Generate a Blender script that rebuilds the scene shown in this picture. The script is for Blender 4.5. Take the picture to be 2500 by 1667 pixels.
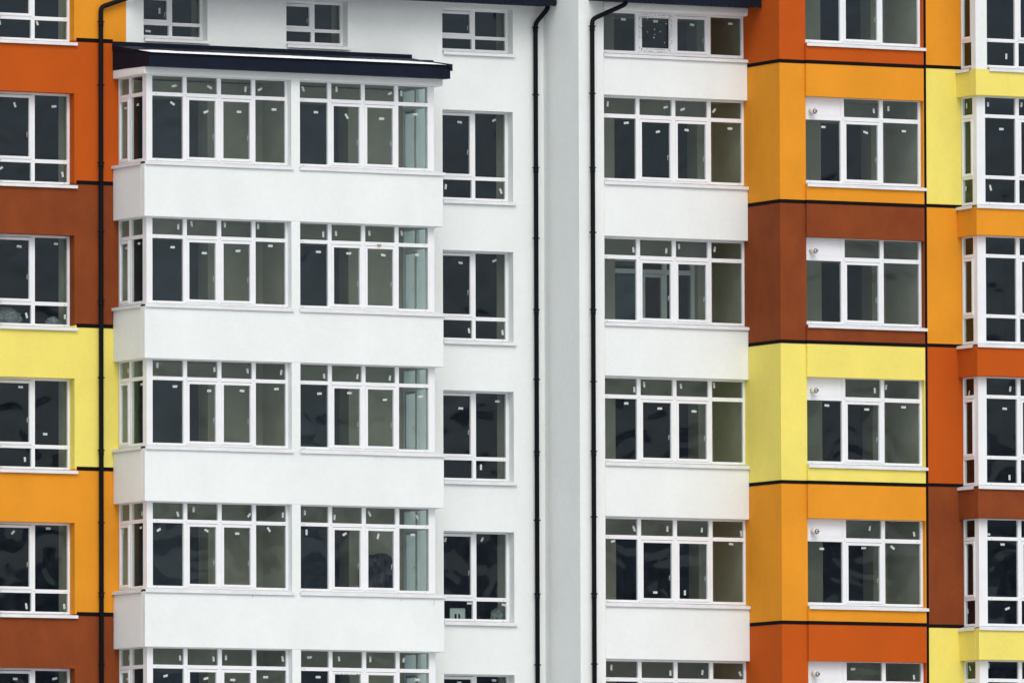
import bpy, bmesh, math, random
from mathutils import Vector, Matrix, noise
random.seed(7)
S = bpy.context.scene
for o in list(bpy.data.objects): bpy.data.objects.remove(o, do_unlink=True)
R = math.radians
# ------------------------------------------------------------------ camera
CAM_POS = Vector((-124.663480, -233.272276, -17.321374))
fw = Vector((0.470321, 0.880072, 0.065349)); rt = Vector((0.882051, -0.471144, -0.003156)); up = Vector((-0.028011, -0.059125, 0.997857))
cd = bpy.data.cameras.new('camera'); cam = bpy.data.objects.new('camera', cd)
S.collection.objects.link(cam); S.camera = cam
m3 = Matrix((rt, up, -fw)).transposed()
cam.matrix_world = Matrix.Translation(CAM_POS) @ m3.to_4x4()
cd.sensor_width = 36.0; cd.lens = 437.400; cd.clip_start = 1.0; cd.clip_end = 5000.0
# ------------------------------------------------------------------ world, sun, exposure
SUN_EL, SUN_AZ = 50.0, 199.0        # azimuth clockwise from north (+Y); the facade looks south (-Y)
w = bpy.data.worlds.new('World'); S.world = w; w.use_nodes = True
nt = w.node_tree; bg = nt.nodes['Background']
sky = nt.nodes.new('ShaderNodeTexSky'); sky.sky_type = 'NISHITA'; sky.sun_disc = False
sky.sun_elevation = R(SUN_EL); sky.sun_rotation = R(SUN_AZ)
sky.air_density = 1.0; sky.dust_density = 3.5; sky.ozone_density = 1.0
hs = nt.nodes.new('ShaderNodeHueSaturation'); hs.inputs['Saturation'].default_value = 0.36
nt.links.new(sky.outputs[0], hs.inputs['Color']); nt.links.new(hs.outputs[0], bg.inputs[0])
bg.inputs[1].default_value = 0.15
sl = bpy.data.lights.new('sun', 'SUN'); sl.energy = 0.9; sl.angle = R(35); sl.color = (1.0, 0.965, 0.92)
so = bpy.data.objects.new('sun', sl); S.collection.objects.link(so)
sd = Vector((math.sin(R(SUN_AZ)) * math.cos(R(SUN_EL)), math.cos(R(SUN_AZ)) * math.cos(R(SUN_EL)), math.sin(R(SUN_EL))))
so.rotation_euler = sd.to_track_quat('Z', 'Y').to_euler(); so.location = sd * 60
S.view_settings.view_transform = 'Standard'; S.view_settings.look = 'None'
S.view_settings.gamma = 1.0; S.view_settings.use_curve_mapping = False
S.view_settings.exposure = 0.05
STICKERS = {
 'A0': [(-11.98,6.35,100),(-11.11,6.38,110)],
 'A1': [(-11.63,4.64,110),(-10.72,4.64,5),(-11.96,3.3,30),(-10.52,3.22,100)],
 'A2': [(-11.53,1.68,-5),(-10.68,1.76,0),(-11.36,0.24,108),(-10.47,0.24,90)],
 'A3': [(-11.5,-1.26,0),(-10.93,-2.23,0),(-11.4,-2.77,95)],
 'A4': [(-11.68,-4.3,45),(-10.86,-4.2,0),(-11.37,-5.83,100),(-10.49,-5.82,95)],
 'A5': [(-11.63,-7.35,0),(-10.71,-7.33,12)],
 'B1': [(-1.11,4.66,-5),(-0.28,4.73,25),(-1.45,3.27,82),(-0.12,3.22,110)],
 'B2': [(-1.1,1.66,-8),(-0.28,1.73,22),(-0.9,0.22,102),(-0.09,0.2,95)],
 'B3': [(-1.1,-1.44,-3),(-0.22,-1.27,0),(-0.62,-2.68,90)],
 'B4': [(-1.48,-4.24,78),(-0.6,-4.22,60),(-0.91,-5.58,0),(-0.07,-5.6,-12)],
 'B5': [(-0.32,-7.21,0),(-1.16,-7.27,0)],
 'L0': [(2.0,6.85,0),(2.78,6.84,0),(3.67,6.8,-10),(4.61,6.86,0)],
 'L1': [(1.61,5.03,85),(3.02,5.01,15),(3.43,4.98,20),(4.2,4.98,50),(2.06,4.64,8),(2.83,4.48,15),(3.53,4.54,-5),(4.59,4.61,0)],
 'L2': [(2.22,1.94,95),(3.02,1.94,88),(3.33,2.04,95),(4.2,2.01,80)],
 'L3': [(2.23,-1.04,90),(2.47,-0.93,95),(3.36,-0.94,102),(4.17,-0.9,97),(2.03,-1.34,0),(2.85,-1.43,0),(3.68,-1.47,0)],
 'L4': [(2.21,-4.0,112),(3.02,-3.99,90),(3.86,-4.0,85),(4.82,-4.05,100),(1.7,-4.28,15),(4.57,-4.28,-5),(2.72,-5.35,0),(3.44,-5.34,90)],
 'L5': [(1.65,-6.96,90),(3.08,-7.06,90),(3.86,-7.03,82),(4.78,-7.05,115)],
 'P1': [(7.3,4.98,98),(7.66,5.04,90),(6.06,4.59,0),(7.1,4.51,-15),(8.04,4.57,0)],
 'P3': [(7.29,-1.01,92),(7.57,-0.93,82),(6.11,-1.36,-3),(7.09,-1.42,0),(8.0,-1.35,0)],
 'P4': [(7.15,-3.96,82),(8.24,-4.06,103),(5.97,-4.42,0),(7.0,-4.38,0),(7.71,-4.36,-38)],
 'P5': [(6.72,-6.97,3),(8.22,-7.12,98)],
 'R0': [(10.15,6.2,90)],
 'R1': [(9.69,5.15,90),(10.52,5.17,80),(10.02,4.63,0),(9.74,3.36,105)],
 'R3': [(10.2,-0.94,80),(10.06,-1.37,-3),(10.17,-2.84,90)],
 'R4': [(9.63,-4.07,0),(9.99,-4.28,0),(10.1,-5.65,20)],
 'R5': [(9.62,-6.88,90)],
 'RS1': [(-3.15,5.14,88),(-3.37,4.67,0),(-3.1,3.36,80)],
 'RS3': [(-3.19,-1.03,60),(-3.38,-1.41,-45),(-3.46,-2.81,90)],
 'RS4': [(-3.43,-3.95,90),(-3.33,-4.28,0),(-3.08,-5.7,105)],
 'RS5': [(-3.16,-6.92,115)],
 'S0': [(-0.05,5.11,90),(-0.67,5.08,90),(-0.32,4.61,0),(-0.9,4.64,0)],
 'S1': [(-0.36,1.67,0),(-0.95,1.73,0),(-0.09,2.12,90),(-0.64,2.14,90)],
 'S2': [(-0.43,-0.9,90),(-1.13,-0.9,90),(-0.43,-1.29,0),(-1.06,-1.22,0)],
 'S3': [(-0.5,-3.9,90),(-1.07,-3.92,90),(-0.19,-4.26,75),(-1.01,-4.21,0)],
 'S4': [(-0.38,-7.34,0),(-0.46,-6.9,90)],
 'U0': [(-8.25,6.75,90),(-8.52,6.31,-5)],
 'W10': [(-8.68,5.03,10),(-7.85,5.03,-25),(-7.01,5.02,90),(-6.67,5.03,25),(-8.72,4.66,-30),(-7.94,4.51,20),(-7.16,4.54,0),(-6.34,4.62,0)],
 'W11': [(-8.59,2.08,92),(-8.28,2.15,100),(-7.5,2.15,92),(-6.72,2.15,90),(-8.72,1.65,0),(-7.98,1.55,0),(-7.19,1.62,5),(-6.43,1.75,0)],
 'W12': [(-9.08,-0.83,90),(-7.75,-0.88,90),(-6.97,-0.89,98),(-6.18,-0.9,80),(-8.67,-1.26,3),(-7.87,-1.33,0),(-7.1,-1.31,-3),(-6.29,-1.25,3)],
 'W13': [(-8.61,-3.92,108),(-8.24,-3.82,88),(-6.94,-3.91,50),(-6.15,-3.89,90),(-9.05,-4.26,32),(-7.94,-4.25,-25),(-7.22,-4.3,3),(-6.48,-4.2,-55)],
 'W14': [(-8.56,-6.92,92),(-7.78,-6.93,95),(-7.49,-6.9,95),(-6.16,-6.9,100),(-8.9,-7.3,15),(-7.96,-7.34,15),(-7.33,-7.36,0),(-6.56,-7.29,0)],
 'W20': [(-5.65,5.08,112),(-4.86,5.1,90),(-3.59,5.06,20),(-3.32,5.07,90),(-5.35,4.6,0),(-4.62,4.54,-55),(-3.79,4.52,0),(-2.98,4.64,0)],
 'W21': [(-5.18,2.03,92),(-4.88,2.06,92),(-4.09,2.09,95),(-3.32,2.12,95),(-5.3,1.66,0),(-4.58,1.65,3),(-3.76,1.64,-8),(-2.95,1.67,0)],
 'W22': [(-5.17,-0.95,97),(-4.38,-0.94,80),(-3.61,-0.95,82),(-5.28,-1.32,3),(-4.57,-1.29,0),(-3.73,-1.41,5),(-2.88,-1.32,8)],
 'W23': [(-5.63,-3.83,90),(-4.93,-3.91,85),(-4.1,-3.82,120),(-2.97,-3.86,120),(-5.59,-4.24,90),(-4.69,-4.26,30),(-3.9,-4.29,75),(-3.07,-4.24,0)],
 'W24': [(-5.53,-6.86,3),(-4.83,-6.88,100),(-4.09,-6.88,90),(-3.3,-6.88,82),(-5.32,-7.27,0),(-2.97,-7.29,0)],
}
# ------------------------------------------------------------------ materials
def lin(c):
    c /= 255.0
    return c / 12.92 if c <= 0.04045 else ((c + 0.055) / 1.055) ** 2.4
def mat(name, rgb, rough=0.8, spec=0.3, var=0.0, vscale=1.5, bump=0.0, bscale=60.0, metal=0.0, hue2=None, streak=False):
    m = bpy.data.materials.new(name); m.use_nodes = True; t = m.node_tree; b = t.nodes['Principled BSDF']
    b.inputs['Base Color'].default_value = (*rgb, 1); b.inputs['Roughness'].default_value = rough
    b.inputs['Specular IOR Level'].default_value = spec; b.inputs['Metallic'].default_value = metal
    tc = t.nodes.new('ShaderNodeNewGeometry')
    if var > 0:
        n = t.nodes.new('ShaderNodeTexNoise'); n.inputs['Scale'].default_value = vscale; n.inputs['Detail'].default_value = 6
        n.inputs['Roughness'].default_value = 0.6
        if streak:
            mp = t.nodes.new('ShaderNodeMapping'); mp.inputs['Scale'].default_value = (1, 1, 0.65)
            t.links.new(tc.outputs['Position'], mp.inputs[0]); t.links.new(mp.outputs[0], n.inputs['Vector'])
        else:
            t.links.new(tc.outputs['Position'], n.inputs['Vector'])
        cr = t.nodes.new('ShaderNodeValToRGB'); cr.color_ramp.elements[0].position = 0.36; cr.color_ramp.elements[1].position = 0.68
        a = [max(0, c * (1 - var)) for c in rgb]; z = [min(1, c * (1 + var * 0.7)) for c in rgb] if hue2 is None else hue2
        cr.color_ramp.elements[0].color = (*a, 1); cr.color_ramp.elements[1].color = (*z, 1)
        t.links.new(n.outputs['Fac'], cr.inputs[0]); t.links.new(cr.outputs[0], b.inputs['Base Color'])
        if streak:          # trowel grain and faint smudges of the coat itself
            n4 = t.nodes.new('ShaderNodeTexNoise'); n4.inputs['Scale'].default_value = 9.0; n4.inputs['Detail'].default_value = 8; n4.inputs['Roughness'].default_value = 0.8
            t.links.new(tc.outputs['Position'], n4.inputs['Vector'])
            mr_ = t.nodes.new('ShaderNodeMapRange'); mr_.inputs[1].default_value = 0.25; mr_.inputs[2].default_value = 0.75; mr_.inputs[3].default_value = 0.955; mr_.inputs[4].default_value = 1.04
            vm = t.nodes.new('ShaderNodeVectorMath'); vm.operation = 'SCALE'
            t.links.new(n4.outputs['Fac'], mr_.inputs[0]); t.links.new(cr.outputs[0], vm.inputs[0]); t.links.new(mr_.outputs[0], vm.inputs['Scale']); t.links.new(vm.outputs[0], b.inputs['Base Color'])
    if bump > 0:
        n2 = t.nodes.new('ShaderNodeTexNoise'); n2.inputs['Scale'].default_value = bscale; n2.inputs['Detail'].default_value = 3
        t.links.new(tc.outputs['Position'], n2.inputs['Vector'])
        n3 = t.nodes.new('ShaderNodeTexNoise'); n3.inputs['Scale'].default_value = 2.2; n3.inputs['Detail'].default_value = 2
        t.links.new(tc.outputs['Position'], n3.inputs['Vector'])
        b1 = t.nodes.new('ShaderNodeBump'); b1.inputs['Strength'].default_value = bump; b1.inputs['Distance'].default_value = 0.004
        b2 = t.nodes.new('ShaderNodeBump'); b2.inputs['Strength'].default_value = 0.35; b2.inputs['Distance'].default_value = 0.03
        t.links.new(n2.outputs['Fac'], b1.inputs['Height']); t.links.new(n3.outputs['Fac'], b2.inputs['Height'])
        t.links.new(b2.outputs[0], b1.inputs['Normal']); t.links.new(b1.outputs[0], b.inputs['Normal'])
    return m
def stucco(name, r, g, b, var=0.07, hue2=None, vs=1.1, k=1.0):
    return mat(name, (lin(r) * k, lin(g) * k, lin(b) * k), 0.92, 0.15, var, vs, 0.5, 70, hue2=hue2, streak=True)
KW = 0.93
M = {}
M['white'] = stucco('white_stucco', 232, 237, 235, 0.03, k=KW)
M['amber'] = stucco('amber_stucco', 226, 148, 40, 0.06, k=KW)
M['orange'] = stucco('orange_stucco', 188, 84, 22, 0.05, k=KW)
M['brown'] = stucco('brown_stucco', 127, 62, 32, 0.05, (lin(139) * .93, lin(71) * .9, lin(34) * .9), 1.6, k=KW)
M['yellow'] = stucco('yellow_stucco', 238, 222, 112, 0.05, k=KW)
M['black'] = mat('black_paint', (0.009, 0.007, 0.008), 0.9, 0.04)
M['pvc'] = mat('white_window_profile', (0.765, 0.78, 0.79), 0.4, 0.3, 0.03, 3.0)
M['sill'] = mat('white_sheet_metal', (0.72, 0.735, 0.75), 0.4, 0.5, 0.08, 2.5)
M['cap'] = mat('grey_plug', (0.28, 0.28, 0.28), 0.6)
M['navy'] = mat('navy_sheet_metal', (0.006, 0.010, 0.020), 0.6, 0.12, 0.25, 2.0)
M['pipe'] = mat('black_pipe_paint', (0.004, 0.005, 0.008), 0.6, 0.12)
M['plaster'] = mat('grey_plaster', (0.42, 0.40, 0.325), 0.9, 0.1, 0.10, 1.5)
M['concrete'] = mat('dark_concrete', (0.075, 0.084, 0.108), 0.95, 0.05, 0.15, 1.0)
M['paper'] = mat('paper_sticker', (0.50, 0.55, 0.54), 0.6, 0.2, 0.12, 25)
M['panel'] = mat('white_infill_panel', (0.78, 0.79, 0.81), 0.45, 0.3, 0.03, 3)
M['flue'] = mat('flue_plastic', (0.70, 0.67, 0.62), 0.5, 0.3)
M['dark_grey'] = mat('flue_inner', (0.12, 0.11, 0.10), 0.6)  # plain dark grey for the flue openings and film edges
M['snow_top'] = mat('fresh_snow', (0.88, 0.90, 0.93), 0.8, 0.2, 0.02, 4)
M['snow'] = mat('snow_ground', (0.62, 0.63, 0.65), 0.9, 0.1, 0.12, 0.02)
M['hazed_woods'] = mat('hazed_hill', (0.27, 0.29, 0.32), 0.95, 0.0, 0.35, 0.03)  # distance haze put into the colour: paler and cooler than bare woods
M['cloth'] = mat('dark_cloth', (0.075, 0.075, 0.10), 0.8, 0.2, 0.55, 7)
M['bag'] = mat('plastic_bag', (0.15, 0.165, 0.17), 0.35, 0.5, 0.3, 9)
M['foam'] = mat('tan_foam', (0.42, 0.33, 0.20), 0.9, 0.1, 0.3, 30)
M['rust'] = mat('rust_run', (0.42, 0.38, 0.33), 0.9, 0.1, 0.3, 20)
def glass():
    m = bpy.data.materials.new('window_glass'); m.use_nodes = True; t = m.node_tree
    for n in list(t.nodes): t.nodes.remove(n)
    out = t.nodes.new('ShaderNodeOutputMaterial'); mx = t.nodes.new('ShaderNodeMixShader')
    tr = t.nodes.new('ShaderNodeBsdfTransparent'); tr.inputs[0].default_value = (0.89, 0.93, 0.91, 1)
    gl = t.nodes.new('ShaderNodeBsdfGlossy'); gl.inputs['Roughness'].default_value = 0.0; gl.inputs[0].default_value = (0.66, 0.79, 0.97, 1)
    lw = t.nodes.new('ShaderNodeLayerWeight'); lw.inputs['Blend'].default_value = 0.5
    pw = t.nodes.new('ShaderNodeMath'); pw.operation = 'POWER'; pw.inputs[1].default_value = 5
    ma = t.nodes.new('ShaderNodeMath'); ma.operation = 'MULTIPLY_ADD'; ma.inputs[1].default_value = 0.92; ma.inputs[2].default_value = 0.034
    g = t.nodes.new('ShaderNodeNewGeometry')
    n1 = t.nodes.new('ShaderNodeTexNoise'); n1.inputs['Scale'].default_value = 1.1; n1.inputs['Detail'].default_value = 1.0
    n1.inputs['Distortion'].default_value = 0.8
    bp = t.nodes.new('ShaderNodeBump'); bp.inputs['Strength'].default_value = 1.0; bp.inputs['Distance'].default_value = 0.013
    t.links.new(g.outputs['Position'], n1.inputs['Vector']); t.links.new(n1.outputs['Fac'], bp.inputs['Height'])
    t.links.new(bp.outputs[0], gl.inputs['Normal'])
    t.links.new(lw.outputs['Facing'], pw.inputs[0]); t.links.new(pw.outputs[0], ma.inputs[0]); t.links.new(ma.outputs[0], mx.inputs[0])
    t.links.new(tr.outputs[0], mx.inputs[1]); t.links.new(gl.outputs[0], mx.inputs[2]); t.links.new(mx.outputs[0], out.inputs[0])
    return m
M['glass'] = glass()
# ------------------------------------------------------------------ helpers
BASE = Vector((0, 0, -19.0))
def front(yf): return lambda u, w_, v: Vector((u, yf - w_, v))          # faces -Y, u = X, w_ = outwards
def left(xf): return lambda u, w_, v: Vector((xf - w_, -u, v))          # faces -X, u = -Y
def right(xf): return lambda u, w_, v: Vector((xf + w_, -u, v))         # faces +X, u = -Y
class MB:
    def __init__(s): s.bm = bmesh.new()
    def hexa(s, P, mi=0):
        vs = [s.bm.verts.new(p) for p in P]
        for f in ((0, 1, 2, 3), (7, 6, 5, 4), (0, 4, 5, 1), (1, 5, 6, 2), (2, 6, 7, 3), (3, 7, 4, 0)):
            s.bm.faces.new([vs[i] for i in f]).material_index = mi
    def box(s, T, u0, u1, w0, w1, v0, v1, mi=0):
        s.hexa([T(a, b, c) for c in (v0, v1) for a, b in ((u0, w0), (u1, w0), (u1, w1), (u0, w1))], mi)
    def quad(s, pts, mi=0):
        s.bm.faces.new([s.bm.verts.new(p) for p in pts]).material_index = mi
    def prism(s, T, prof, u0, u1, mi=0):                                # prof: (w, v) polygon extruded along u
        a = [s.bm.verts.new(T(u0, w_, v)) for w_, v in prof]; b = [s.bm.verts.new(T(u1, w_, v)) for w_, v in prof]
        n = len(prof); s.bm.faces.new(a).material_index = mi; s.bm.faces.new(b[::-1]).material_index = mi
        for i in range(n): s.bm.faces.new((a[i], b[i], b[(i + 1) % n], a[(i + 1) % n])).material_index = mi
    def tube(s, pts, r, n=16, mi=0, cap=True):
        pts = [Vector(p) for p in pts]; rings = []; ref = Vector((0, 1, 0.01))
        for i, p in enumerate(pts):
            d = (pts[min(i + 1, len(pts) - 1)] - pts[max(i - 1, 0)]).normalized()
            a = d.cross(ref).normalized(); b = a.cross(d)
            rr = r[i] if isinstance(r, (list, tuple)) else r
            rings.append([s.bm.verts.new(p + rr * (math.cos(6.28318 * k / n) * a + math.sin(6.28318 * k / n) * b)) for k in range(n)])
        for A, B in zip(rings, rings[1:]):
            for k in range(n): 
                f = s.bm.faces.new((A[k], A[(k + 1) % n], B[(k + 1) % n], B[k])); f.material_index = mi; f.smooth = True
        if cap: s.bm.faces.new(rings[0][::-1]).material_index = mi; s.bm.faces.new(rings[-1]).material_index = mi
    def build(s, name, mats, parent=None, origin=None, recalc=True, bevel=0.0):
        if recalc: bmesh.ops.recalc_face_normals(s.bm, faces=s.bm.faces[:])
        me = bpy.data.meshes.new(name)
        if origin is None:
            c = Vector((0, 0, 0))
            for v in s.bm.verts: c += v.co
            origin = c / max(1, len(s.bm.verts))
        for v in s.bm.verts: v.co -= origin
        s.bm.to_mesh(me); s.bm.free()
        for m in (mats if isinstance(mats, (list, tuple)) else [mats]): me.materials.append(M[m])
        o = bpy.data.objects.new(name, me); S.collection.objects.link(o)
        o['_w'] = list(origin)
        if parent is not None:
            o.parent = parent; pw = Vector(parent['_w']); o.location = origin - pw
        else: o.location = origin
        if bevel > 0:
            b = o.modifiers.new('bevel', 'BEVEL'); b.width = bevel; b.segments = 2; b.limit_method = 'ANGLE'
        return o
def empty(name, loc):
    o = bpy.data.objects.new(name, None); S.collection.objects.link(o); o.location = loc; o['_w'] = list(loc); o.empty_display_size = 0.5
    return o
def tag(o, label=None, cat=None, kind=None, group=None):
    if label: o['label'] = label
    if cat: o['category'] = cat
    if kind: o['kind'] = kind
    if group: o['group'] = group
    return o
# ------------------------------------------------------------------ ground and an unseen ridge, added to shape what the windows reflect
m = MB(); m.quad([Vector(p) for p in ((-2500, -2500, -19.0), (2500, -2500, -19.0), (2500, 2500, -19.0), (-2500, 2500, -19.0))])
tag(m.build('ground', 'snow'), kind='structure')
m = MB(); rows_ = []
for j in range(15):
    ring = []
    for i in range(241):
        a = R(-95 + 190 * i / 240) - R(90)      # sweeps the side the facade looks at
        d = 470 + 55 * j
        n_ = noise.fractal(Vector((math.cos(a) * 9, math.sin(a) * 9, j * 0.25)), 0.8, 2.0, 6)
        n2_ = noise.noise(Vector((math.cos(a) * 90, math.sin(a) * 90, j)))
        hh = (0.0 if j == 0 else 52 * (1 - math.exp(-j / 1.6)) + 7 * n_ + 5.0 * n2_ + j * 0.3)
        ring.append(m.bm.verts.new(Vector((math.cos(a) * d, math.sin(a) * d, -19.2 + max(0, hh)))))
    rows_.append(ring)
for A, B in zip(rows_, rows_[1:]):
    for i in range(240): m.bm.faces.new((A[i], A[i + 1], B[i + 1], B[i]))
tag(m.build('added_hills', 'hazed_woods'), kind='structure')
# ------------------------------------------------------------------ the building
B = empty('apartment_building', BASE)
tag(B, 'new apartment block with white, orange, amber, brown and yellow stucco bands and white framed windows', 'building')
XC, XD, PB = -9.472, -2.430, -1.488          # glazed bay: left side, right side, front
P1, P2 = -1.543, -2.932                      # loggia front, coloured projecting block front
BBOT = [5.246, 2.266, -0.699, -3.676, -6.708]
LBOT = [5.205, 2.196, -0.776, -3.763, -6.787]
PBOT = [8.23, 5.222, 2.212, -0.770, -3.780, -6.816]
ATOP = [7.905, 4.909, 1.926, -1.066, -4.084, -7.123]
BTOP = [4.898, 1.906, -1.074, -4.065, -7.098]
RBOT = [8.325, 5.324, 2.322, -0.698, -3.735, -6.763]
RLIP = [5.846, 2.900, -0.081, -3.111, -6.128]
KL = [6.036, 3.045, 0.046, -2.946, -5.983]
BL = [5.955, 2.963, -0.030, -3.019, -6.006]
S3 = [5.971, 2.984, -0.011, -3.003, -6.022]
TOPZ, BOTZ = 9.6, -19.0
def wall(name, T, u0, u1, v0, v1, holes, mt, depth=0.30, parent=B, label=None, w0=0.0):
    """wall sheet facing outwards with openings (and their reveals) left in it"""
    m = MB(); hs_ = []
    for a, b, c, d in holes:
        a2, b2, c2, d2 = max(a, u0), min(b, u1), max(c, v0), min(d, v1)
        if a2 < b2 - 1e-4 and c2 < d2 - 1e-4: hs_.append((a2, b2, c2, d2, a, b, c, d))
    us = sorted({u0, u1, *[h[0] for h in hs_], *[h[1] for h in hs_]}); vs = sorted({v0, v1, *[h[2] for h in hs_], *[h[3] for h in hs_]})
    for i in range(len(us) - 1):
        for j in range(len(vs) - 1):
            cu, cv = (us[i] + us[i + 1]) / 2, (vs[j] + vs[j + 1]) / 2
            if any(h[0] < cu < h[1] and h[2] < cv < h[3] for h in hs_): continue
            m.quad([T(us[i], w0, vs[j]), T(us[i + 1], w0, vs[j]), T(us[i + 1], w0, vs[j + 1]), T(us[i], w0, vs[j + 1])])
    for a2, b2, c2, d2, a, b, c, d in hs_:
        if a2 == a: m.quad([T(a, w0, c2), T(a, -depth, c2), T(a, -depth, d2), T(a, w0, d2)])
        if b2 == b: m.quad([T(b, w0, c2), T(b, -depth, c2), T(b, -depth, d2), T(b, w0, d2)])
        if c2 == c: m.quad([T(a2, w0, c), T(b2, w0, c), T(b2, -depth, c), T(a2, -depth, c)])
        if d2 == d: m.quad([T(a2, w0, d), T(b2, w0, d), T(b2, -depth, d), T(a2, -depth, d)])
    o = m.build(name, mt, parent, recalc=False)
    if label: o['label'] = label
    return o
def room(u, y, z, doors=(), mt=('plaster', 'concrete'), deep=3.6, reveal=0.45, wallcol=0, side=0.0):
    """inside of a room behind a window: box open to the front, doors in the rear wall lead to a dark room"""
    m = MB(); x0, x1 = u; y0, y1 = y; z0, z1 = z
    q = lambda *p, mi=wallcol: m.quad([Vector(a) for a in p], mi)
    q((x0, y0, z0), (x0, y1, z0), (x0, y1, z1), (x0, y0, z1)); q((x1, y0, z0), (x1, y1, z0), (x1, y1, z1), (x1, y0, z1))
    q((x0, y0, z0), (x1, y0, z0), (x1, y1, z0), (x0, y1, z0)); q((x0, y0, z1), (x1, y0, z1), (x1, y1, z1), (x0, y1, z1))
    us = sorted({x0, x1, *[d[0] for d in doors], *[d[1] for d in doors]}); vs = sorted({z0, z1, *[d[2] for d in doors], *[d[3] for d in doors]})
    for i in range(len(us) - 1):
        for j in range(len(vs) - 1):
            cu, cv = (us[i] + us[i + 1]) / 2, (vs[j] + vs[j + 1]) / 2
            if any(d[0] < cu < d[1] and d[2] < cv < d[3] for d in doors): continue
            q((us[i], y1, vs[j]), (us[i + 1], y1, vs[j]), (us[i + 1], y1, vs[j + 1]), (us[i], y1, vs[j + 1]))
    for a, b, c, d in doors:
        yr = y1 + reveal
        q((a, y1, c), (a, yr, c), (a, yr, d), (a, y1, d)); q((b, y1, c), (b, yr, c), (b, yr, d), (b, y1, d))
        q((a, y1, c), (b, y1, c), (b, yr, c), (a, yr, c)); q((a, y1, d), (b, y1, d), (b, yr, d), (a, yr, d))
        A, B_, C_, D_ = x0 - side, x1 + side, z0, max(z1, d + 0.1); ye = yr + deep
        for s_ in (((A, yr, C_), (A, ye, C_), (A, ye, D_), (A, yr, D_)), ((B_, yr, C_), (B_, ye, C_), (B_, ye, D_), (B_, yr, D_)),
                   ((A, yr, C_), (B_, yr, C_), (B_, ye, C_), (A, ye, C_)), ((A, yr, D_), (B_, yr, D_), (B_, ye, D_), (A, ye, D_)),
                   ((A, ye, C_), (B_, ye, C_), (B_, ye, D_), (A, ye, D_)),
                   ((A, yr, C_), (a, yr, C_), (a, yr, D_), (A, yr, D_)), ((b, yr, C_), (B_, yr, C_), (B_, yr, D_), (b, yr, D_)),
                   ((a, yr, d), (b, yr, d), (b, yr, D_), (a, yr, D_)), ((a, yr, C_), (b, yr, C_), (b, yr, c), (a, yr, c))):
            if (Vector(s_[0]) - Vector(s_[1])).length < 1e-4 or (Vector(s_[1]) - Vector(s_[2])).length < 1e-4: continue
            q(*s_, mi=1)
    return m.build('room', mt, B, recalc=False)
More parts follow.
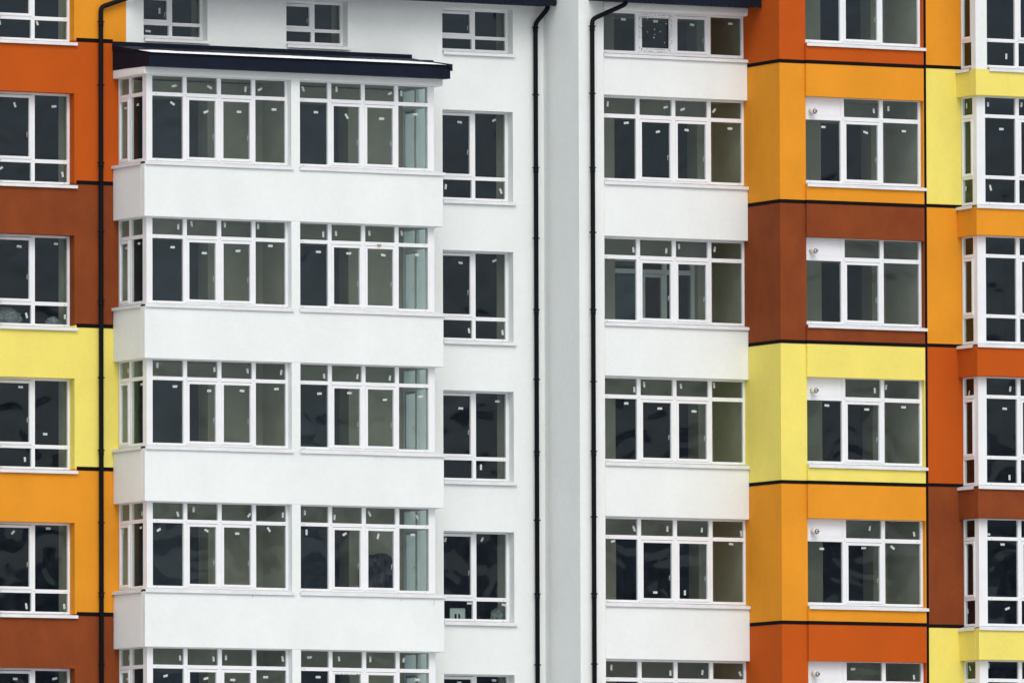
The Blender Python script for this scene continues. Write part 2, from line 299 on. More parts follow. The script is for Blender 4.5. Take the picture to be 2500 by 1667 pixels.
# ------------------------------------------------------------------ windows
def window(T, u0, u1, vt, vb, mulls, bars, ml=0.05, mr=0.05, mt_=0.05, mb_=0.055, sashes=(), blanks=(), key=None, mw=0.088,
           sill=None, lip=0.21, deep=0.07, tall=0.0, post=None, gl=-0.03, parent=B, seam=True, nocap=False, name='window', label=None):
    """frame = the window mesh; children: glass, sash, sill, paper_sticker, infill_panel.  bars: (centre, thickness) from the top"""
    m = MB()
    m.box(T, u0, u0 + ml, -deep, 0, vb, vt); m.box(T, u1 - mr, u1, -deep, 0, vb, vt)
    if post: m.box(T, *post, vb, vt)
    m.box(T, u0 + ml, u1 - mr, -deep, 0, vt - mt_, vt); m.box(T, u0 + ml, u1 - mr, -deep, 0, vb, vb + mb_)
    ue = [u0 + ml]; 
    for c in mulls:
        m.box(T, c - mw / 2, c + mw / 2, -deep, 0, vb + mb_, vt - mt_); ue += [c - mw / 2, c + mw / 2]
    ue.append(u1 - mr); ve = [vt - mt_]
    for c, th in bars: ve += [c + th / 2, c - th / 2]
    ve.append(vb + mb_)
    cols = [(ue[i], ue[i + 1]) for i in range(0, len(ue), 2)]; tiers = [(ve[i + 1], ve[i]) for i in range(0, len(ve), 2)]
    for c, th in bars:
        for a, b in cols: m.box(T, a, b, -deep, 0, c - th / 2, c + th / 2)
    if not nocap:
        for c, th in bars + [(vb + mb_ / 2, 0)]:
            for u_ in [cols[0][0] + 0.09] + list(mulls) + [cols[-1][1] - 0.09]:
                du = random.uniform(-0.01, 0.01)
                m.box(T, u_ + du, u_ + du + 0.024, 0, 0.004, c - 0.012, c - 0.001, 1)
    W_ = m.build(name, ['pvc', 'cap'], parent, bevel=0.004)
    if label: W_['label'] = label
    g = MB()
    for i, (a, b) in enumerate(cols):
        for j, (c, d) in enumerate(tiers):
            if (i, j) in blanks:
                p = MB(); p.box(T, a - 0.01, b + 0.01, -0.04, -0.012, c - 0.01, d + 0.01)
                p.box(T, a, b - 0.02, -0.012, -0.006, c + 0.015, d - 0.01)
                tag(p.build('infill_panel', 'panel', W_), 'blank white panel filling one pane'); continue
            g.box(T, a - 0.012, b + 0.012, gl - 0.02, gl, c - 0.012, d + 0.012)
    g.build('glass', 'glass', W_)
    for (i, j) in sashes:
        a, b = cols[i]; c, d = tiers[j]; s_ = MB(); e, t_ = 0.008, 0.056
        a -= e; b += e; c -= e; d += e; d -= 0.018
        s_.box(T, a, a + t_, -0.05, 0.016, c, d); s_.box(T, b - t_, b, -0.05, 0.016, c, d)
        s_.box(T, a + t_, b - t_, -0.05, 0.016, c, c + t_); s_.box(T, a + t_, b - t_, -0.05, 0.016, d - t_, d)
        s_.build('sash', 'pvc', W_, bevel=0.004)
        h = MB(); hc = c + (d - c) * 0.42
        h.box(T, b - 0.045, b - 0.02, -0.085, -0.05, hc - 0.03, hc + 0.03); h.box(T, b - 0.066, b - 0.054, -0.10, -0.085, hc - 0.09, hc + 0.01)
        h.build('handle', 'pvc', W_)
    if sill:
        a, b, pr = sill; s_ = MB(); z0 = vb - 0.004
        prof = [(-0.02, z0), (pr, z0 - 0.030), (pr, z0 - 0.030 - 0.062), (pr - 0.006, z0 - 0.095), (pr - 0.006, z0 - 0.036), (-0.02, z0 - 0.01)]
        if seam:
            sm = a + (b - a) * random.uniform(0.52, 0.58)
            s_.prism(T, prof, a, sm); s_.prism(T, [(w_ + 0.003, v - 0.003) for w_, v in prof], sm - 0.01, b)
        else: s_.prism(T, prof, a, b)
        s_.build('sill', 'sill', W_)
    for (x, z, ang) in STICKERS.get(key, ()):
        u_ = x if T(0, 1, 0).y < T(0, 0, 0).y - 0.5 else -x
        k = MB(); ca, sa = math.cos(R(ang)), math.sin(R(ang)); hw, hh = 0.056 * random.uniform(0.85, 1.05), 0.024
        P = []
        for w_ in (gl, gl + 0.003):
            for sx, sy in ((-1, -1), (1, -1), (1, 1), (-1, 1)):
                jx = random.uniform(-.006, .006); P.append(T(u_ + ca * sx * (hw + jx) - sa * sy * hh, w_, z + sa * sx * (hw + jx) + ca * sy * hh))
        k.hexa(P); k.build('paper_sticker', 'paper', W_)
    return W_
def std(T, u0, u1, bot, mulls, key, gt=0.02, b0=0.359, b1=0.436, fb=1.80, **kw):
    """four- or three-pane window under a band whose lower edge is at bot: transom lights over tall lights"""
    return window(T, u0, u1, bot + 0.03, bot - fb, mulls, [(bot - (b0 + b1) / 2, b1 - b0)], mt_=0.03 + gt, key=key, **kw)
# ---- left coloured wall and its windows (plane Y = 0)
AH = [(-12.125, -10.372, t - 1.925, t) for t in ATOP]
F0 = front(0.0)
bounds = [TOPZ] + KL + [BOTZ]; cl = ['amber', 'orange', 'brown', 'yellow', 'amber', 'brown']
for i, c in enumerate(cl):
    wall('wall', F0, -14.6, XC + 0.128, bounds[i + 1], bounds[i], AH, c, label='%s stucco wall band left of the white bay' % c)
wall('wall', F0, XC + 0.128, -9.161, 6.02, TOPZ, [], 'amber', label='narrow amber wall strip above the dark bay roof')
for i, z in enumerate(KL):
    m = MB(); m.box(F0, -10.325, (XC - 0.003), 0.001, 0.006, z - 0.041, z + 0.041); m.build('painted_stripe', 'black', B)
for i, t in enumerate(ATOP):
    vb = t - 1.900
    window(front(0.23), -12.14, -10.355, t + 0.02, vb, [-11.223], [(t - 1.43, 0.08)], ml=0.065, mr=0.065, mt_=0.068, mb_=0.045,
           sashes=[(0, 0)], key='A%d' % i, sill=(-12.125, -10.315, 0.285), mw=0.085, seam=False)
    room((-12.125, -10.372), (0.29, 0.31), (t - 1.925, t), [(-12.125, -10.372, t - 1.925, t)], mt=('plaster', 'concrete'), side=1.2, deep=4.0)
# ---- white wall with its windows
BH = [(-1.661, 0.037, t - 1.925, t) for t in BTOP]
UX = [(-8.75, -7.249), (-5.384, -3.922), (-1.659, 0.044)]; UM = [-8.006, -4.634, -0.789]
UH = [(a, b, 6.12, 7.09) for a, b in UX]
wall('wall', F0, -9.161, 0.790, 5.25, TOPZ, UH, 'white', label='white wall above the dark bay roof')
wall('wall', F0, -2.62, 0.790, BOTZ, 5.25, BH, 'white', label='white wall right of the glazed bay')
for i, ((a, b), c) in enumerate(zip(UX, UM)):
    window(front(0.23), a - 0.12, b - 0.10 + 0.115, 7.11, 6.165, [c], [(6.475, 0.07)], ml=0.10, mr=0.075, mt_=0.075, mb_=0.06,
           sashes=[(0, 0)], key='U%d' % i, sill=(a + 0.003, b + 0.03, 0.285), mw=0.08, seam=False, label='small attic window')
    room((a, b), (0.29, 0.31), (6.12, 7.09), [(a, b, 6.12, 7.09)], side=0.6)
for i, t in enumerate(BTOP):
    window(front(0.23), -1.73, 0.045, t + 0.02, t - 1.900, [-0.795], [(t - 1.43, 0.08)], ml=0.11, mr=0.075, mt_=0.055, mb_=0.05,
           sashes=[(0, 0)], key='B%d' % (i + 1), sill=(-1.66, 0.085, 0.285), mw=0.085, seam=False)
    room((-1.661, 0.037), (0.29, 0.31), (t - 1.925, t), [(-1.661, 0.037, t - 1.925, t)], side=0.7, deep=4.0)
# ---- the glazed bay
FB = front(PB); YW = PB + 0.17; XSL, XSR = -9.345, -2.557
for i in range(6):
    m = MB()
    if i == 0: z1, z0 = 5.42, BBOT[0]
    elif i == 5: z1, z0 = BBOT[4] - 1.875, BOTZ
    else: z1, z0 = BBOT[i - 1] - 1.875, BBOT[i]
    m.box(FB, XC, XD, -0.165, 0, z0, z1)
    m.box(FB, XC, XC + 0.165, PB - 0.0, -0.1652, z0, z1); m.box(FB, XD - 0.165, XD, PB - 0.0, -0.1652, z0, z1)
    o = m.build('bay_lintel' if i == 0 else 'bay_parapet', 'white', B, bevel=0.012)
    if i == 5: o['label'] = 'white wall of the bay below its lowest windows'
W1 = [-8.444, -7.642, -6.835]; W2 = [-5.042, -4.246, -3.452]
for i, b in enumerate(BBOT):
    m = MB(); m.box(FB, -6.031, -5.828, -0.24, 0.0 - 0.004, b - 1.876, b + 0.001); m.build('pier', 'white', B)
    std(front(YW), XSL, -6.033, b, W1, 'W1%d' % i, ml=0.139, mr=0.055, sashes=[(1, 1), (2, 1)], sill=(XSL - 0.13, -5.995, 0.208), post=(XSL, XSL + 0.139, -0.13, -0.0705))
    std(front(YW), -5.826, XSR, b, W2, 'W2%d' % i, ml=0.055, mr=0.150, sashes=[(1, 1), (2, 1)], sill=(-5.85, XD + 0.04, 0.208), post=(XSR - 0.15, XSR, -0.13, -0.0705))
    std(left(XSL), 0.004, 1.186, b, [0.545], 'S%d' % i, ml=0.05, mr=0.05, mw=0.09, gl=-0.012, sashes=[(0, 1)], sill=(0.0, 1.36, 0.165), seam=False, label='narrow side window of the bay')
    std(right(XSR), 0.004, 1.186, b, [0.60], None, ml=0.05, mr=0.05, mw=0.09, sashes=[(0, 1)], sill=(0.0, 1.36, 0.165), seam=False, label='narrow side window of the bay')
    zc, zf = b + 0.031, b - 2.69
    room((XSL + 0.075, -5.955), (YW + 0.072, 0.0), (zf, zc), [(-8.75, -7.252, zf, b - 0.325)]) if False else None
    # the glazed bay's own floor, ceiling, partition and rear wall (its sides are glazed)
    m = MB(); q = lambda *p, mi=0: m.quad([Vector(a) for a in p], mi)
    xa, xb, ya, yb = XC + 0.17, XD - 0.17, YW - 0.004, 0.0; zp = b - 1.80
    q((xa, ya, zc), (xb, ya, zc), (xb, yb, zc), (xa, yb, zc)); q((xa, ya, zf), (xb, ya, zf), (xb, yb, zf), (xa, yb, zf))
    q((xa, ya, zf), (xb, ya, zf), (xb, ya, zp), (xa, ya, zp))
    q((xa, ya, zf), (xa, yb, zf), (xa, yb, zp), (xa, ya, zp)); q((xb, ya, zf), (xb, yb, zf), (xb, yb, zp), (xb, ya, zp))
    m.box(F0, -5.955, -5.905, 0.001, 1.24, zf + 0.001, zc - 0.001)
    m.build('room', 'plaster', B, recalc=False)
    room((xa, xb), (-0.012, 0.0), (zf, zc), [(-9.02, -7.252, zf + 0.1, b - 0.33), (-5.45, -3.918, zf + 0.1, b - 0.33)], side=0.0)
# stains and the patch of foam on the bay
m = MB(); x_ = -4.99
while x_ < -4.33:
    l_ = random.uniform(.01, .05); m.box(front(YW), x_, x_ + l_, 0.0165, 0.019, -7.205 + random.uniform(-.004, .004), -7.193 + random.uniform(-.003, .004)); x_ += l_ + random.uniform(.008, .05)
m.build('film_residue', 'dark_grey', B)
m = MB(); m.box(front(YW), -3.93, -3.83, 0.017, 0.022, 1.815, 1.86); m.box(front(YW), -3.905, -3.86, 0.022, 0.03, 1.80, 1.85); m.build('foam_patch', 'foam', B)
for x_, z_, y_, l_ in [(-3.469, -5.613, -1.488, 0.05), (-2.681, -5.612, -1.488, 0.12), (-6.969, -5.58, -1.488, 0.07), (-4.049, -2.635, -1.488, 0.03), (3.046, -5.643, -1.543, 0.05)]:
    m = MB(); m.hexa([Vector(p) for p in ((x_ - .004, y_ - .003, z_ - l_), (x_ + .003, y_ - .003, z_ - l_), (x_ + .003, y_ + .001, z_ - l_), (x_ - .004, y_ + .001, z_ - l_), (x_ + .004, y_ - .003, z_), (x_ + .016, y_ - .003, z_), (x_ + .016, y_ + .001, z_), (x_ + .004, y_ + .001, z_))]); m.build('rust_run', 'rust', B)
# ---- roof of the bay
m = MB(); XF0, XF1 = XC - 0.006, XD + 0.055
fy = PB - 0.23
m.hexa([Vector(p) for p in ((XF0, -0.003, 5.43), (XF1, -0.003, 5.43), (XF1, fy, 5.385), (XF0, fy, 5.385), (XF0, -0.003, 5.90), (XF1, -0.003, 5.90), (XF1, fy, 5.645), (XF0, fy, 5.645))])
rf = m.build('bay_roof', 'navy', B)
m = MB()                                            # corrugated sheet
n = 340; A = []; C2 = []
for i in range(n + 1):
    x = XF0 - 0.005 + (XF1 + 0.03 - XF0) * i / n; t = (x * 7.2) % 1.0; h = 0.016 * (min(1, max(0, 1.6 - abs(t - 0.5) * 5)))
    A.append([m.bm.verts.new(Vector((x, fy - 0.035, 5.648 + h + s_))) for s_ in (0, 0.006)]); C2.append([m.bm.verts.new(Vector((x, -0.006, 5.908 + h + s_))) for s_ in (0, 0.006)])
for i in range(n):
    m.bm.faces.new((A[i][1], A[i + 1][1], C2[i + 1][1], C2[i][1])); m.bm.faces.new((A[i][0], C2[i][0], C2[i + 1][0], A[i + 1][0])); m.bm.faces.new((A[i][0], A[i + 1][0], A[i + 1][1], A[i][1]))
m.build('corrugated_sheet', 'navy', rf, recalc=True)
m = MB(); m.box(F0, XD + 0.03, XD + 0.078, 0.01, -fy + 0.04, 5.56, 5.69) if False else None
m.hexa([Vector(p) for p in ((XF1 + 0.002, 0 - .01, 5.80), (XF1 + 0.035, 0 - .01, 5.79), (XF1 + 0.035, fy - 0.04, 5.545), (XF1 + 0.002, fy - 0.04, 5.555), (XF1 - 0.1, -0.01, 5.945), (XF1 + 0.035, -0.01, 5.945), (XF1 + 0.035, fy - 0.04, 5.69), (XF1 - 0.1, fy - 0.04, 5.695))])
m.build('edge_trim', 'navy', rf)
for a, b, z1 in ((-9.492, -8.66, 6.036), (-8.655, -6.05, 6.036), (-6.045, -4.2, 6.034), (-4.195, -2.396, 6.032)):
    m = MB(); m.box(F0, a, b, 0.004, 0.02, 5.955, z1); m.hexa([Vector(p) for p in ((a, -0.004, 5.85), (b, -0.004, 5.85), (b, -1.06, 5.735), (a, -1.06, 5.735), (a, -0.004, 5.956), (b, -0.004, 5.956), (b, -1.06, 5.786), (a, -1.06, 5.786))])
    m.build('flashing', 'navy', rf)
m = MB(); m.hexa([Vector(p) for p in ((-2.40, -0.94, 5.74), (-2.33, -0.94, 5.74), (-2.33, -0.09, 5.86), (-2.40, -0.09, 5.86), (-2.40, -0.88, 5.845), (-2.34, -0.88, 5.845), (-2.34, -0.09, 5.922), (-2.40, -0.09, 5.922))]) ; m.build('flashing', 'navy', rf)
# snow lying on it
m = MB(); n = 120; rws = []
xs0, xs1 = -9.42, -2.47
for j, (fr, hh) in enumerate(((0.0, 0.0), (0.02, 0.026), (0.12, 0.034), (0.35, 0.036), (0.7, 0.034), (0.93, 0.02), (0.98, 0.0))):
    rr_ = []
    for i in range(n + 1):
        x = xs0 + (xs1 - xs0) * i / n; y = (fy - 0.03) * (1 - fr) + (-1.03) * fr
        e = min(1, i / 5, (n - i) / 12); zz = 5.674 + (5.908 - 5.648) * (y - (fy - 0.035)) / (-(fy - 0.035))
        hv = hh * e * (0.6 + 0.55 * noise.noise(Vector((x * 1.3, y * 2, 3)))) + (0.004 * noise.noise(Vector((x * 9, y * 4, 1))) if hh else 0)
        rr_.append(m.bm.verts.new(Vector((x, y, zz + hv))))
    rws.append(rr_)
for A, C2 in zip(rws, rws[1:]):
    for i in range(n): f = m.bm.faces.new((A[i], A[i + 1], C2[i + 1], C2[i])); f.smooth = True
tag(m.build('snow', 'snow_top'), 'thin layer of white snow lying on the dark bay roof', 'snow', 'stuff')
# ---- white stair tower and loggia column
TX = 0.784; YT = P1 - 0.028
wall('wall', left(TX), 0.0, -YT, BOTZ, TOPZ, [], 'white', label='shaded white side of the stair tower')
m = MB(); m.box(front(YT), TX + 0.001, 1.402, -0.6, 0, BOTZ + 0.01, TOPZ); m.build('wall', 'white', B, bevel=0.015)['label'] = 'narrow white front of the stair tower'
F1 = front(P1)
for i in range(6):
    m = MB()
    if i == 0: z1, z0 = 6.115 - 0.075, LBOT[0]
    elif i == 5: z1, z0 = LBOT[4] - 1.875, BOTZ
    else: z1, z0 = LBOT[i - 1] - 1.875, LBOT[i]
    m.box(F1, 1.405, 4.911, -0.165, 0, z0, z1); m.build('loggia_parapet', 'white', B, bevel=0.012)
LM = [2.323, 3.196, 4.062]; Y1 = P1 + 0.17
m = MB(); prof = [(-0.164, 7.02), (-0.03, 7.02), (0.0, 7.032), (0.022, 7.06), (0.03, 7.10), (0.03, 7.16), (0.018, 7.20), (0.0, 7.225), (-0.164, 7.225)]
m.prism(F1, prof, 1.405, 4.911); m.build('lintel_beam', 'white', B)
m = MB(); m.box(F1, 1.405, 4.911, -0.30, -0.166, 7.03, TOPZ); m.build('wall', 'white', B)['label'] = 'white wall under the dark eaves'
w0_ = window(front(Y1), 1.408, 4.911, 7.04, 6.115, LM, [], ml=0.05, mr=0.05, mt_=0.06, mb_=0.065, sashes=[(2, 0)], key='L0', sill=(1.40, 4.908, 0.212),
             label='low window strip under the dark eaves')
for i, b in enumerate(LBOT):
    std(front(Y1), 1.408, 4.911, b, LM, 'L%d' % (i + 1), gt=0.04, b0=0.383, b1=0.467, fb=1.813, ml=0.05, mr=0.05, sashes=[(1, 1), (2, 1)], sill=(1.40, 4.908, 0.212), mw=0.088)
LZ = [7.005] + LBOT
for i, b in enumerate(LZ):
    zf, zc = (b - 2.69 if i else 5.30), b + 0.031
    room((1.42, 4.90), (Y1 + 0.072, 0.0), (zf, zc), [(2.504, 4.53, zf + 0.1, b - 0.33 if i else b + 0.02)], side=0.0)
# inner glazed door seen through the third-row loggia window
window(front(0.12), 2.51, 4.52, 1.86, -0.4, [3.20, 3.79], [(1.60, 0.10)], ml=0.06, mr=0.09, key=None, mw=0.10, nocap=True, sashes=[(1, 1)], label='inner window seen through the loggia glass')
# unfinished sash with ragged film in the top strip
m = MB(); T = front(Y1); a, b, c, d = 2.37, 3.15, 6.19, 6.965
for (u_0, v_0, u_1, v_1) in ((a, c, b, c), (b, c, b, d), (b, d, a, d), (a, d, a, c)):
    for off in (0.0, 0.042):
        n = 26; pu = None
        for k in range(n):
            if random.random() < 0.42: continue
            f0, f1 = k / n, (k + 0.95) / n; jit = random.uniform(-.006, .006)
            U0, V0 = u_0 + (u_1 - u_0) * f0, v_0 + (v_1 - v_0) * f0; U1, V1 = u_0 + (u_1 - u_0) * f1, v_0 + (v_1 - v_0) * f1
            ins = off + jit; sx = ins if u_0 == a and u_1 == a else (-ins if u_0 == b and u_1 == b else 0); sz = ins if v_0 == c and v_1 == c else (-ins if v_0 == d and v_1 == d else 0)
            th = random.uniform(.004, .008); mi = 0 if random.random() < 0.6 else 1
            if abs(U1 - U0) > abs(V1 - V0): m.box(T, min(U0, U1) , max(U0, U1), 0.017, 0.022, V0 + sz - th / 2, V0 + sz + th / 2, mi)
            else: m.box(T, U0 + sx - th / 2, U0 + sx + th / 2, 0.017, 0.022, min(V0, V1), max(V0, V1), mi)
m.box(T, a - 0.02, b + 0.02, -0.03, 0.014, c - 0.02, c + 0.07, 2); m.box(T, a - 0.02, b + 0.02, -0.03, 0.014, d - 0.06, d + 0.02, 2)
m.box(T, a - 0.02, a + 0.055, -0.03, 0.014, c + 0.07, d - 0.06, 2); m.box(T, b - 0.06, b + 0.02, -0.03, 0.014, c + 0.07, d - 0.06, 2)
m.build('unfinished_sash', ['dark_grey', 'rust', 'pvc'], w0_)['label'] = 'sash with ragged torn film edges'
m = MB()
for x, z in ((1233, 168), (1283, 145), (1285, 252), (1343, 228), (1345, 270), (1337, 295), (1390, 245), (1437, 178), (1424, 333), (1360, 388), (1426, 395)):
    u_ = 2.355 + (x - 1208) * 0.00297; v = 6.955 - (z - 118) * 0.00262; s_ = random.uniform(.010, .017)
    m.box(T, u_ - s_ * .6, u_ + s_ * .6, -0.03, -0.026, v - s_, v + s_)
m.build('plaster_flecks', 'paper', w0_)
# ---- coloured projecting block
F2 = front(P2); FS = left(4.914)
bounds = [TOPZ] + BL + [BOTZ]; cl = ['orange', 'amber', 'brown', 'yellow', 'amber', 'orange']
cl3 = ['amber', 'yellow', 'amber', 'orange', 'brown', 'yellow']; bounds3 = [TOPZ] + S3 + [BOTZ]
for i, c in enumerate(cl):
    wall('wall', FS, -P1 - 0.20, -P2, bounds[i + 1], bounds[i], [], c, label='%s side wall beside the white loggias' % c)
    m = MB(); m.box(F2, 4.916, 5.553, -0.35, 0, bounds[i + 1], bounds[i]); m.build('pillar', c, B)['label'] = '%s pillar front left of the kitchen windows' % c
    m = MB(); m.box(F2, 8.44, 8.49, -0.35, 0, bounds[i + 1], bounds[i]); m.build('wall', c, B)['label'] = 'thin %s strip at the window edge' % c
for i, z in enumerate(BL):
    m = MB(); m.box(FS, -P1 - 0.2, -P2 + 0.0065, 0.001, 0.007, z - 0.038, z + 0.038); m.box(F2, 4.9145, 5.5255, 0.001, 0.0065, z - 0.038, z + 0.038)
    m.build('painted_stripe', 'black', B)
FP = front(P2 - 0.07)
for i in range(6):
    zt = PBOT[i] - 1.91 + 0.03 if i < 6 else 0
    zb = PBOT[i + 1] if i < 5 else BOTZ
    if i < 5:
        zs = BL[i]; 
        for a, b, c in ((zb, zs, cl[i + 1]), (zs, zt, cl[i])):
            m = MB(); m.box(FP, 5.530, 8.424, -0.068, 0, a, b); m.box(FP, 5.5535, 8.438, -0.24, -0.073, a + (0.001 if c == cl[i] else 0), b); m.build('spandrel', c, B)['label'] = '%s stucco panel between kitchen windows' % c
        m = MB(); m.box(FP, 5.526, 8.426, -0.066, 0.0065, zs - 0.038, zs + 0.038); m.build('painted_stripe', 'black', B)
    else:
        m = MB(); m.box(FP, 5.530, 8.424, -0.24, 0, zb, zt); m.build('spandrel', 'orange', B)
m = MB(); m.box(F2, 8.462, 8.516, 0.0075, 0.0125, BOTZ, TOPZ); m.build('painted_stripe', 'black', B)['label'] = 'upright black stripe'
PM = [6.507, 7.466]; YP = P2 + 0.10
FL = [4.906, 1.923, -1.054, -4.058, -7.092]
for i, b in enumerate(PBOT):
    W_ = std(front(YP), 5.555, 8.439, b, PM, 'P%d' % i, gt=0.012, b0=0.40, b1=0.487, fb=1.84, ml=0.054, mr=0.055, sashes=[(1, 1)], sill=(5.53, 8.465, 0.215), mw=0.088, blanks=[(0, 0)] if i else [(0, 0)])
    if i:
        z = FL[i - 1]; x = 5.735; y = YP - 0.003
        m = MB(); m.tube([(x, y, z), (x, y - 0.16, z - 0.004)], 0.058, 24, 0); m.tube([(x, y - 0.161, z - .004), (x, y - 0.175, z - .005)], 0.062, 24, 0)
        m.tube([(x, y - 0.176, z - .005), (x, y - 0.185, z - .005)], 0.052, 24, 1); m.tube([(x, y - 0.186, z - .005), (x, y - 0.235, z - .006)], 0.036, 20, 0); m.tube([(x, y - 0.2355, z - .006), (x, y - 0.237, z - .006)], 0.028, 20, 1)
        m.build('flue_pipe', ['flue', 'dark_grey'], W_)
    zf, zc = b - 2.69, b + 0.031
    room((5.54, 8.437), (YP + 0.072, -1.30), (zf, zc), [(6.848, 8.097, zf + 0.1, b - 0.38)], side=0.0)
# ---- wall right of the upright stripe and the coloured bay
for i, c in enumerate(cl3):
    wall('wall', F2, 8.49, 9.41, bounds3[i + 1], bounds3[i], [], c, label='%s wall between black stripe and right bay' % c)
    wall('wall', F2, 13.0, 16.5, bounds3[i + 1], bounds3[i], [], c, label='%s wall beyond the right bay' % c)
for z in S3:
    m = MB(); m.box(F2, 8.5165, 9.386, 0.001, 0.0065, z - 0.036, z + 0.036); m.build('painted_stripe', 'black', B)
XJ, XJ2, P4 = 9.277, 13.1, -3.76
F4 = front(P4); YR = P4 + 0.17; XRL = 9.388
for i in range(6):
    zt = RLIP[i] + 0.075 if i < 5 else RBOT[5] - 2.35
    z0 = RBOT[i + 1] if i < 5 else BOTZ
    c = cl3[i + 1] if i < 5 else 'amber'
    m = MB(); m.box(F4, XJ, XJ2, -0.155, 0, z0, zt - 0.03); m.box(F4, XJ, XJ + 0.1, P4 - P2, -0.1552, z0, zt - 0.03); m.box(F4, XJ2 - 0.1, XJ2, P4 - P2, -0.1552, z0, zt - 0.03)
    m.build('bay_parapet', c, B, bevel=0.01)['label'] = '%s parapet of the right bay' % c
RM = [10.396, 11.20, 12.0]
for i, b in enumerate(RBOT):
    vb = (RLIP[i] + 0.095) if i < 5 else b - 2.33
    bars = [(b - 0.425, 0.075), (vb + 0.055 + 0.50 + 0.037, 0.074)]
    k = dict(ml=0.209, mr=0.15, mt_=0.055, mb_=0.055, key='R%d' % i, sashes=[(1, 1)], mw=0.088)
    if i == 0:
        W_ = window(front(YR), XRL + 0.1, 12.95, b + 0.03, vb, RM, bars, **{**k, 'ml': 0.10}, sill=(9.60, 13.1, 0.208), post=(XRL + .1, XRL + .1 + 0.14, -0.13, -0.0705))
        m = MB(); m.box(F4, XJ + 0.001, 9.560, -0.17, -0.002, vb - 0.06, b + 0.03); m.box(F4, XJ + 0.001, XJ + 0.14, -0.20, -0.1705, vb - 0.06, b + 0.03); m.build('corner_pier', 'white', B, bevel=0.01)
    else:
        W_ = window(front(YR), XRL, 12.95, b + 0.03, vb, RM, bars, **k, sill=(XRL - 0.12, 13.1, 0.208), post=(XRL, XRL + 0.14, -0.13, -0.0705))
    k2 = dict(ml=0.04, mr=0.05, mt_=0.055, mb_=0.055, key='RS%d' % i, gl=-0.012, sashes=[(0, 1)], nocap=True, seam=False)
    window(left(XRL), 2.936, 3.456 if i else 3.45, b + 0.03, vb, [], bars, **k2, sill=(2.935, 3.62 if i else 3.53, 0.15), label='narrow side window of the right bay')
    room((XRL + 0.07, 12.9), (YR + 0.134, -2.95), (b - 2.6, b + 0.031), [(9.6, 12.6, b - 2.55, b - 0.1)], mt=('plaster', 'concrete'), reveal=0.3) if False else None
    m = MB(); q = lambda *p, mi=0: m.quad([Vector(a_) for a_ in p], mi); xa, xb, ya, yb, zf, zc = XRL - .01, 13.0, YR + .002, 1.5, vb - .3, b + .028
    q((xa, ya, zc), (xb, ya, zc), (xb, yb, zc), (xa, yb, zc)); q((xa, ya, zf), (xb, ya, zf), (xb, yb, zf), (xa, yb, zf)); q((xa, yb, zf), (xb, yb, zf), (xb, yb, zc), (xa, yb, zc))
    q((xb, ya, zf), (xb, yb, zf), (xb, yb, zc), (xb, ya, zc)); q((xa, -2.93, zf), (xa, yb, zf), (xa, yb, zc), (xa, -2.93, zc)); q((xa, ya, zf), (xb, ya, zf), (xb, ya, vb), (xa, ya, vb)); q((xa, ya, zf), (xa, -2.93, zf), (xa, -2.93, vb), (xa, ya, vb))
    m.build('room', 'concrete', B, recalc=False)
# ---- eaves of the two roofs
def eave(x0, x1, yw, z, label):
    m = MB(); m.box(front(yw), x0, x1, 0.0, 0.56, z + 0.05, z + 0.30)
    n = int((x1 - x0) / 0.02); yy = yw - 0.65; A = []
    for i in range(n + 1):
        x = x0 + (x1 - x0) * i / n; t = (x * 7.2) % 1.0; h = 0.038 * min(1, max(0, 1.5 - abs(t - 0.5) * 5))
        A.append([m.bm.verts.new(Vector(p)) for p in ((x, yy, z + h), (x, yy + 0.08, z + h + 0.02), (x, yy + 0.08, z + 0.42), (x, yy, z + 0.40))])
    for a, b in zip(A, A[1:]):
        for k in range(4): m.bm.faces.new((a[k], a[(k + 1) % 4], b[(k + 1) % 4], b[k]))
    m.bm.faces.new(A[0]); m.bm.faces.new(A[-1])
    o = m.build('roof_eave', 'navy', B); o['label'] = label
eave(-9.1, 0.755, 0.0, 7.135, 'dark corrugated eave above the white wall')
eave(1.03, 4.895, P1, 7.140, 'dark corrugated eave above the loggias')
# ---- drainpipes
def drain(pts, x, y, brk, label, yw):
    m = MB(); sm = []
    for i, p in enumerate(pts):
        p = Vector(p)
        if 0 < i < len(pts) - 1:
            a, b = Vector(pts[i - 1]), Vector(pts[i + 1]); L = 0.09
            p0 = p + (a - p).normalized() * L; p1 = p + (b - p).normalized() * L
            for k in range(5):
                t = k / 4; sm.append((1 - t) ** 2 * p0 + 2 * t * (1 - t) * p + t * t * p1)
        else: sm.append(p)
    m.tube(sm, 0.05, 18)
    for i, z in enumerate(brk):
        if i % 2 == 0: m.tube([(x, y, z - 0.10), (x, y, z - 0.02)], 0.056, 18)
    o = m.build('drainpipe', 'pipe', B); o['label'] = label
    for z in brk:
        k = MB(); k.tube([(x, y, z - 0.014), (x, y, z + 0.014)], 0.0585, 18); k.box(front(y), x - 0.082, x + 0.082, -0.008, 0.008, z - 0.011, z + 0.013)
        k.box(front(y), x - 0.01, x + 0.01, (y - yw), -0.05, z - 0.01, z + 0.01); k.build('pipe_bracket', 'pipe', o)
drain([(-9.795, -0.09, -18.9), (-9.795, -0.09, 6.735), (-9.20, -0.09, 6.945), (-8.6, -0.55, 7.2)], -9.795, -0.09, [6.43, 5.10, 3.47, 2.02, 0.57, -1.04, -2.56, -4.07, -5.54, -7.03, -8.5, -10, -11.5, -13], 'leftmost black drainpipe, on the coloured wall', 0.0)
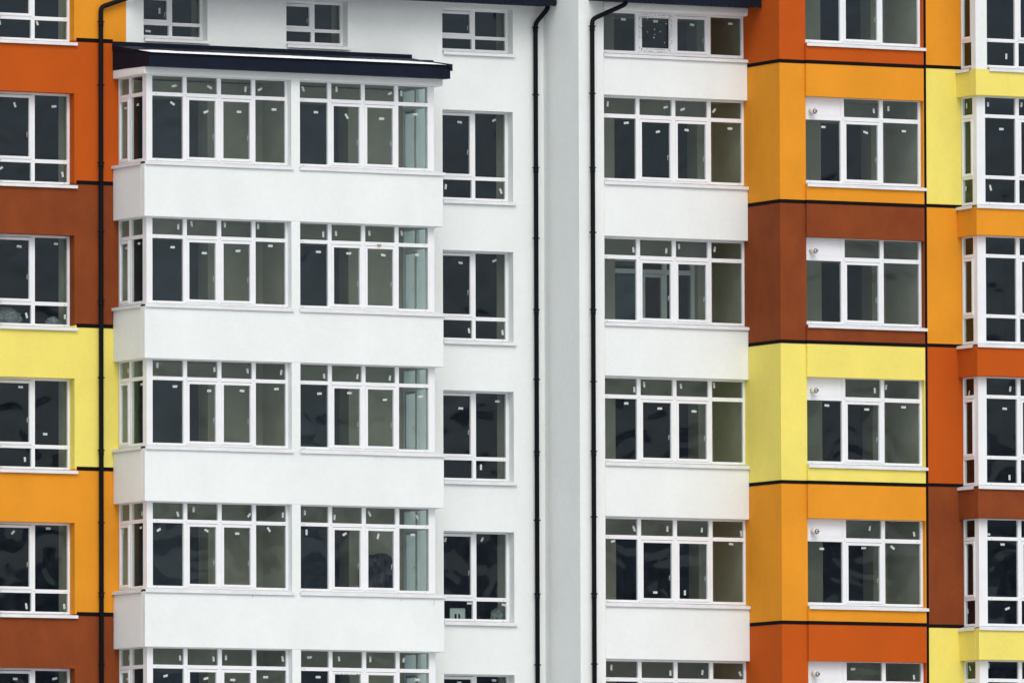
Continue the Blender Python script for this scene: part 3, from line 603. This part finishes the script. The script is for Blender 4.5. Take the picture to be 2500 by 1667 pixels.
drain([(0.545, -0.09, -18.9), (0.545, -0.09, 6.81), (0.735, -0.30, 7.12), (0.735, -0.30, 7.5)], 0.545, -0.09, [6.72, 5.28, 3.72, 2.21, 0.69, -0.80, -2.34, -3.80, -5.37, -6.88, -8.4, -10, -11.5, -13], 'black drainpipe in the white corner beside the stair tower', 0.0)
yd = YT - 0.09
drain([(1.07, yd, -18.9), (1.07, yd, 6.79), (1.69, P1 - 0.5, 7.11), (1.69, P1 - 0.5, 7.5)], 1.07, yd, [6.64, 5.21, 3.63, 2.25, 0.61, -0.92, -2.40, -3.79, -5.42, -6.91, -8.4, -10, -11.5, -13], 'rightmost black drainpipe, on the front of the stair tower', YT)
# ---- closing surfaces never seen in the photograph
m = MB(); m.box(front(9.0), -14.6, 16.5, -0.3, 0, BOTZ, TOPZ); m.box(front(9.0), -14.6, -14.3, 0.001, 8.99, BOTZ, TOPZ - .3); m.box(front(9.0), 16.2, 16.5, 0.001, 11.9, BOTZ, TOPZ - .3)
m.build('rear_wall', 'white', B)
m = MB(); m.box(front(9.0), -14.6, 4.9, 0.001, 8.99, TOPZ - 0.25, TOPZ - .01); m.box(front(9.0), 4.93, 16.1, 0.001, 11.85, TOPZ - 0.25, TOPZ - .01); m.build('flat_roof', 'navy', B)
# ------------------------------------------------------------------ things standing or hanging inside
def crumple(c, s, seed):
    bm = bmesh.new(); bmesh.ops.create_icosphere(bm, subdivisions=4, radius=1.0)
    for v in bm.verts:
        d = v.co.normalized(); n_ = noise.fractal(d * 2.2 + Vector((seed, 0, 0)), 0.7, 2.1, 4); r_ = 1 + 0.30 * n_ + 0.08 * abs(noise.noise(d * 7 + Vector((seed, 2, 0))))
        z = d.z * r_; z = max(z, -0.55)
        v.co = Vector((d.x * r_ * s[0], d.y * r_ * s[1], (z + 0.55) / 1.55 * s[2]))
    for v in bm.verts: v.co += Vector(c)
    m = MB(); m.bm.free(); m.bm = bm
    return m
zs_ = ATOP[2] - 1.925
tag(crumple((-11.72, 0.44, zs_ + 0.04), (0.30, 0.11, 0.34), 3).build('plastic_bag', 'bag'), 'larger crumpled clear plastic bag in the left pane behind brown wall window', 'plastic bag', group='plastic bags on window ledges')
tag(crumple((-10.66, 0.42, zs_ + 0.04), (0.15, 0.09, 0.20), 8).build('plastic_bag', 'bag'), 'smaller crumpled plastic bag in the right pane of the window set in the brown wall', 'plastic bag', group='plastic bags on window ledges')
zs_ = BTOP[3] - 1.925
tag(crumple((-0.16, 0.42, zs_ + 0.03), (0.15, 0.09, 0.27), 5).build('plastic_bag', 'bag'), 'dark crumpled bag beside the slotted board, behind the white wall window', 'plastic bag', group='plastic bags on window ledges')
m = MB(); T = front(0.40); x0, x1, z0, z1 = -1.29, -0.955, zs_ + 0.02, -5.695
m.box(T, x0, x1, -0.02, 0, z1 - 0.11, z1); m.box(T, x0, x0 + 0.10, -0.02, 0, z0, z1 - 0.11); m.box(T, x0 + 0.15, x1 - 0.145, -0.02, 0, z0, z1 - 0.11); m.box(T, x1 - 0.10, x1, -0.02, 0, z0, z1 - 0.11)
m.box(T, x0 - 0.012, x0 - 0.001, -0.02, 0.012, z0, z1); m.box(T, x1 + 0.001, x1 + 0.012, -0.02, 0.012, z0, z1); m.box(T, x0 - 0.012, x1 + 0.012, -0.02, 0.012, z1 + 0.001, z1 + 0.012)
tag(m.build('slotted_board', 'paper'), 'small white board with two dark slots standing on the ledge behind the glass', 'board')
# jacket hanging in the bay, fourth row of windows
m = MB(); nx, nz = 46, 26; G = []
for side in (0, 1):
    g_ = []
    for j in range(nz + 1):
        t = j / nz; z = -4.58 - 1.05 * t; wl = 0.26 + 0.10 * min(1, t * 2.2) ** 0.7 + 0.07 * t; row = []
        for i in range(nx + 1):
            s_ = i / nx * 2 - 1; x = -3.21 + s_ * wl + (0.02 * math.sin(t * 9))
            drop = 0.10 * abs(s_) ** 2.2 * (1 - t)
            fold = 0.045 * math.sin(s_ * 17 + 2 * math.sin(t * 3)) * (0.25 + t) + 0.02 * noise.noise(Vector((s_ * 3, t * 4, 2)))
            y = -0.10 - (0.055 * math.sqrt(max(0, 1 - s_ * s_)) * (1 if side == 0 else 0)) - (fold if side == 0 else 0)
            if side: y = -0.04
            row.append(m.bm.verts.new(Vector((x, y, z - drop))))
        g_.append(row)
    for A, C2 in zip(g_, g_[1:]):
        for i in range(nx): m.bm.faces.new((A[i], A[i + 1], C2[i + 1], C2[i])).smooth = True
    G.append(g_)
for j in range(nz):
    for k in (0, nx): m.bm.faces.new((G[0][j][k], G[0][j + 1][k], G[1][j + 1][k], G[1][j][k]))
for i in range(nx):
    m.bm.faces.new((G[0][0][i], G[0][0][i + 1], G[1][0][i + 1], G[1][0][i]))
J = m.build('hanging_jacket', 'cloth'); tag(J, 'dark jacket hanging in folds on the rear wall inside the white glazed bay', 'jacket')
for sgn in (-1,):
    m = MB(); pts = []; rr = []
    for k in range(9):
        t = k / 8; pts.append((-3.42 - 0.20 * math.sin(t * 2.4) - 0.04 * t, -0.14, -4.68 - 0.62 * t)); rr.append(0.10 - 0.02 * t + 0.012 * math.sin(t * 12))
    m.tube(pts, rr, 14); m.build('sleeve', 'cloth', J)
for o in bpy.data.objects:
    if '_w' in o.keys(): del o['_w']
